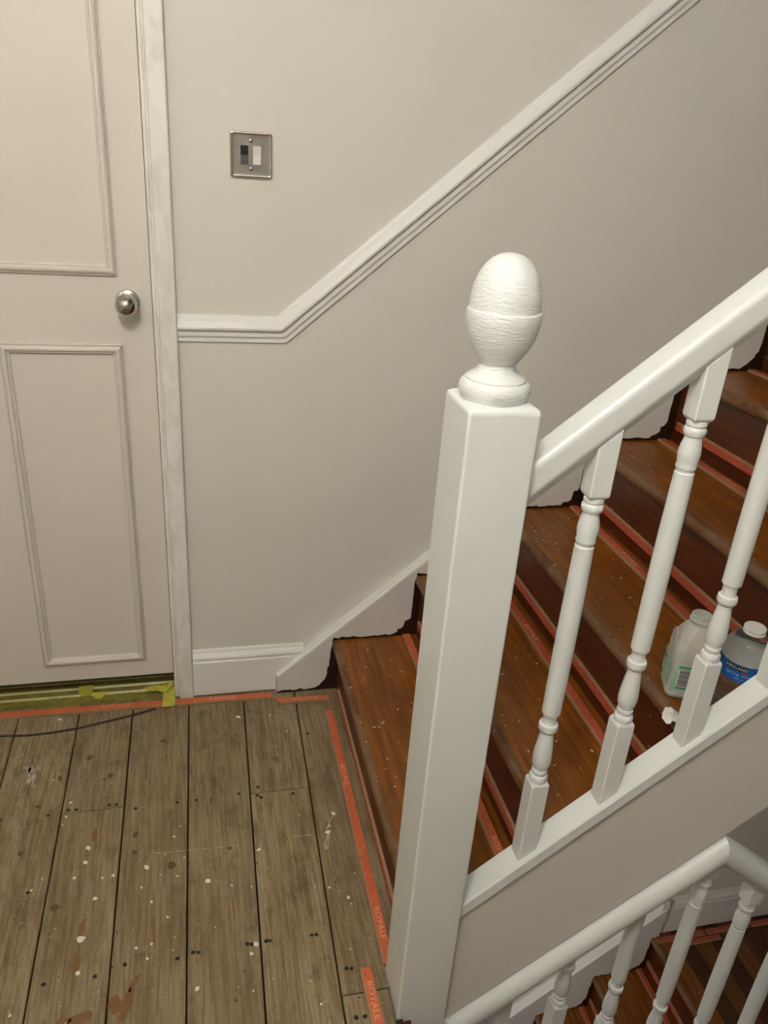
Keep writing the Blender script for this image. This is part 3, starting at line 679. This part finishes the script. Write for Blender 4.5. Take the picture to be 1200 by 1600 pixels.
gripper((1.72, -0.046, LZ), (1.93, -0.046, LZ), UP, YD, 'short gripper strip on the half landing beside the string end', GL, 'redface')
gripper((1.835, -0.075, LZ), (1.985, -0.073, LZ), UP, YD, 'loose second gripper strip lying in front of another on the half landing', GL, 'redface')
gripper((1.94, -0.046, LZ), (2.13, -0.046, LZ), UP, YD, 'middle gripper strip along the half landing skirting', GL, 'redface')
gripper((2.14, -0.046, LZ), (2.75, -0.046, LZ), UP, YD, 'right gripper strip along the half landing skirting', GL, 'redface')

# paint flecks on the treads
for k, n in ((1, 45), (2, 40), (3, 46), (4, 34), (5, 20)):
    mb = MB()
    for _ in range(n):
        x, y = random.uniform(nos(k)+.01, nos(k+1)-.03), random.uniform(-0.86, -0.06); s = random.uniform(.0006, .0022)
        blob(mb, x, y, trz(k), s, s*random.uniform(.6, 2.2), random.uniform(0, 3), 6, 0.0004)
    mb.build('paint_splatter', 'splat', stair, kind='stuff')

# ------------------------------------------------------------------ cord on the floor
pts = [floor_pt(px, py, 0.0025) for px, py in ((-160, 1140), (-80, 1150), (0, 1150), (40, 1149), (80, 1145), (120, 1138), (150, 1131), (180, 1124), (215, 1115), (243, 1107))]
pts = [tuple(p) for p in pts]
MB().tube(pts, 0.0026).build('cable', 'cord', label='thin dark brown cable lying curved on the floorboards by the door', cat='cable')

# ------------------------------------------------------------------ milk jug and water bottle on the third tread
tz = trz(3)
jc = Vector((0.867, -0.793, tz)); ja = math.radians(-24)
J = empty('milk_jug', tuple(jc), label='translucent plastic milk bottle with mint green label on a stair tread', cat='bottle')
def jr(w_, d_, r_, z, off=(0, 0)):
    z = z*0.955
    return [(jc.x+(a+off[0])*math.cos(ja)-(b+off[1])*math.sin(ja), jc.y+(a+off[0])*math.sin(ja)+(b+off[1])*math.cos(ja), tz+z) for a, b in rounded_rect(w_, d_, r_, 5)]
W_ = 0.071
body = [jr(W_*.86, W_*.86, .012, 0.0005), jr(W_*.95, W_*.95, .014, .003), jr(W_, W_, .015, .009), jr(W_, W_, .015, .012), jr(W_*.975, W_*.975, .015, .016), jr(W_*.985, W_*.985, .015, .082), jr(W_, W_, .016, .087), jr(W_, W_, .016, .096), jr(W_*.97, W_*.95, .017, .105), jr(W_*.90, W_*.84, .018, .118), jr(W_*.78, W_*.70, .018, .130), jr(W_*.62, W_*.60, .018, .140), jr(.036, .036, .0178, .146), jr(.034, .034, .0168, .148), jr(.034, .034, .0168, .152), jr(.038, .038, .0188, .153), jr(.038, .038, .0188, .156), jr(.034, .034, .0168, .157), jr(.034, .034, .0168, .165), jr(.031, .031, .0153, .1655), jr(.030, .030, .0148, .150)]
m_ = MB(); m_.rings(body, 0, True, True); jb = m_.build('body', 'jug', J)
MB().rings([jr(W_*.9, W_*.9, .012, .006), jr(W_*.9, W_*.9, .012, .060)], 0, True).build('milk', 'cap', J)
# recessed grip panel on the left face
loc = lambda a, b, z: (jc.x+a*math.cos(ja)-b*math.sin(ja), jc.y+a*math.sin(ja)+b*math.cos(ja), tz+z)
gp = MB(); ring = lambda s, dep, z: [loc(-W_*.492+dep, s*0.019*math.cos(t)*1.0, .103+z+s*.022*math.sin(t)) for t in [2*math.pi*j/16 for j in range(16)]]
gp.rings([ring(1.0, 0.002, 0), ring(.92, -.0008, 0), ring(.8, .0015, 0)], 0, True, True); gp.build('grip_rim', 'jug', J)
# label wrapped on the two near faces
def label_patch(b0, b1, z0, z1, off, mat, name, parent, face='left'):
    h = W_/2*0.985+off*.8
    if face == 'left': p4 = [loc(-h, b0, z0), loc(-h, b1, z0), loc(-h, b1, z1), loc(-h, b0, z1)]
    else: p4 = [loc(b0, -h, z0), loc(b1, -h, z0), loc(b1, -h, z1), loc(b0, -h, z1)]
    q4 = [tuple(Vector(c)+Vector(loc(0, 0, 0))*0+ (Vector(jc)-Vector(c)).normalized()*0.0004) for c in p4]
    return MB().hexa(q4, p4).build(name, mat, parent)
lab = label_patch(-.026, .030, .022, .072, .0006, 'mint', 'label', J); lab2 = label_patch(-.030, .028, .022, .072, .0006, 'mint', 'label', J, 'front')
bc = MB(); rnd = random.Random(4); z_ = .0
hh = W_/2*0.985+.0013
label_patch(-.023, .003, .028, .064, .0011, 'paper', 'barcode_panel', lab2, 'front')
label_patch(-.022, .018, .024, .0275, .0011, 'green', 'print_band', lab2, 'front')
label_patch(-.024, .024, .066, .070, .0011, 'green', 'print_band', lab2, 'front')
label_patch(.010, .028, .05, .060, .0011, 'green', 'print_band', lab)
zz = .030
while zz < .063:
    t_ = rnd.uniform(.0006, .0018)
    bc.add([loc(-.021, -hh, zz), loc(.001, -hh, zz), loc(.001, -hh, zz+t_), loc(-.021, -hh, zz+t_)], [(0, 1, 2, 3)]); zz += t_+rnd.uniform(.0006, .0016)
bc.build('barcode', 'ink', lab2, fix=False)

wc = (0.932, -0.8445)
B = empty('water_bottle', (wc[0], wc[1], tz), label='clear plastic water bottle with blue label beside the milk bottle', cat='bottle')
R0 = 0.0415
prof = [(0.034, 0.0), (R0*.97, .004), (R0, .010)]
for i in range(6):
    z = .014+i*.010; prof += [(R0, z), (R0*.965, z+.003), (R0*.965, z+.006), (R0, z+.009)]
prof += [(R0, .078), (R0*.99, .080), (R0*.99, .118), (R0, .120), (R0, .126), (R0*.965, .134), (R0*.86, .144), (R0*.70, .154), (R0*.52, .162), (.0165, .166), (.0150, .169), (.0150, .172)]
MB().lathe([(r_, tz+z*.9+.0005) for r_, z in prof], wc[0], wc[1], 40).build('body', 'pet', B)
MB().lathe([(r_*.84, tz+z*.9) for r_, z in [(.0205, .1675), (.0215, .168), (.0215, .170), (.0195, .171), (.0200, .1745), (.0212, .1750), (.0212, .1785), (.0200, .1800), (.0004, .1802)]], wc[0], wc[1], 28).build('cap', 'cap', B)
cyl = lambda a, z, rad: (wc[0]+rad*math.cos(a), wc[1]+rad*math.sin(a), tz+z*.9)
wl = MB(); n = 48
wl.rings([[cyl(2*math.pi*j/n, .081, R0+.0004) for j in range(n)], [cyl(2*math.pi*j/n, .117, R0+.0004) for j in range(n)]], 0, True, False)
lb = wl.build('label', 'blue', B)
MB().rings([[cyl(2*math.pi*j/n, z, R0-.0016) for j in range(n)] for z in (.081, .117)], 0, True, False).build('label_back', 'paper', lb)
a0 = math.atan2(CAM.y-wc[1], CAM.x-wc[0])
def patch(a1, a2, z1, z2, rad, mat, name):
    m_ = MB(); k = 8
    m_.rings([[cyl(a1+(a2-a1)*j/k, z1, rad) for j in range(k+1)], [cyl(a1+(a2-a1)*j/k, z2, rad) for j in range(k+1)]], 0, True, False, closed=False)
    return m_.build(name, mat, lb, fix=False)
patch(a0-.62, a0+.22, .1050, .1150, R0+.0008, 'ink', 'black_patch'); patch(a0+.05, a0+.22, .1010, .1045, R0+.0008, 'redink', 'red_patch')
patch(0, 6.2831, .0812, .0828, R0+.0008, 'bluepale', 'label_border'); patch(0, 6.2831, .1156, .1168, R0+.0008, 'bluepale', 'label_border')
wrap = lambda ac, zc, k=1.0: (lambda x, y: cyl(ac+x*k/R0, zc+y, R0+.0013))
text_mesh('lettering', 'KIRKLAND', .0072, 'paper', lb, wrap(a0-.2, .110))
text_mesh('lettering', 'spring water', .0090, 'bluepale', lb, wrap(a0-.02, .0975))
text_mesh('lettering', '500 ml', .0050, 'bluepale', lb, wrap(a0-.02, .0885))

# dried paint scrap on the tread beside the baluster
sc = MB(); cx_, cy_ = 0.800, -0.868; rnd = random.Random(12)
for q in range(4):
    rows = []
    for i in range(5):
        t = i/4; rows.append([(cx_-.012+.024*t+rnd.uniform(-.003, .003)+q*.003, cy_-.010+.020*s+rnd.uniform(-.004, .004)+q*.004, tz+.001+.012*math.sin(math.pi*t)*rnd.uniform(.2, 1)*(0.5+.5*s)) for s in (0, .35, .7, 1)])
    sc.rings(rows, 0, False, False, closed=False)
sc.build('paint_scrap', 'scrap', fix=False, label='crumpled white scrap of dried paint by the third baluster foot', cat='scrap')

# ------------------------------------------------------------------ ceiling lamps (both unseen; lower one inferred from the bright stairs below)
def lamp(pos, rad, cz, label):
    L = empty('ceiling_lamp', (pos[0], pos[1], cz), label=label, cat='lamp')
    MB().lathe([(.055, cz), (.055, cz-.012), (.045, cz-.022), (.012, cz-.026), (.012, pos[2]+rad*.9), (.03, pos[2]+rad*.9), (.03, pos[2]+rad*.75)], pos[0], pos[1], 24).build('rose', 'whiteplastic', L)
    MB().lathe([(max(rad*math.sin(a), .0005), pos[2]+rad*math.cos(a)) for a in [math.radians(d) for d in range(12, 181, 12)]], pos[0], pos[1], 24).build('globe', 'lamp', L)
lamp(LOW_LAMP_POS, 0.10, -0.2, 'lit round glass lamp under the landing in the hall below')
lamp(LAMP_POS, 0.11, 2.5, 'lit round glass ceiling lamp above the landing')
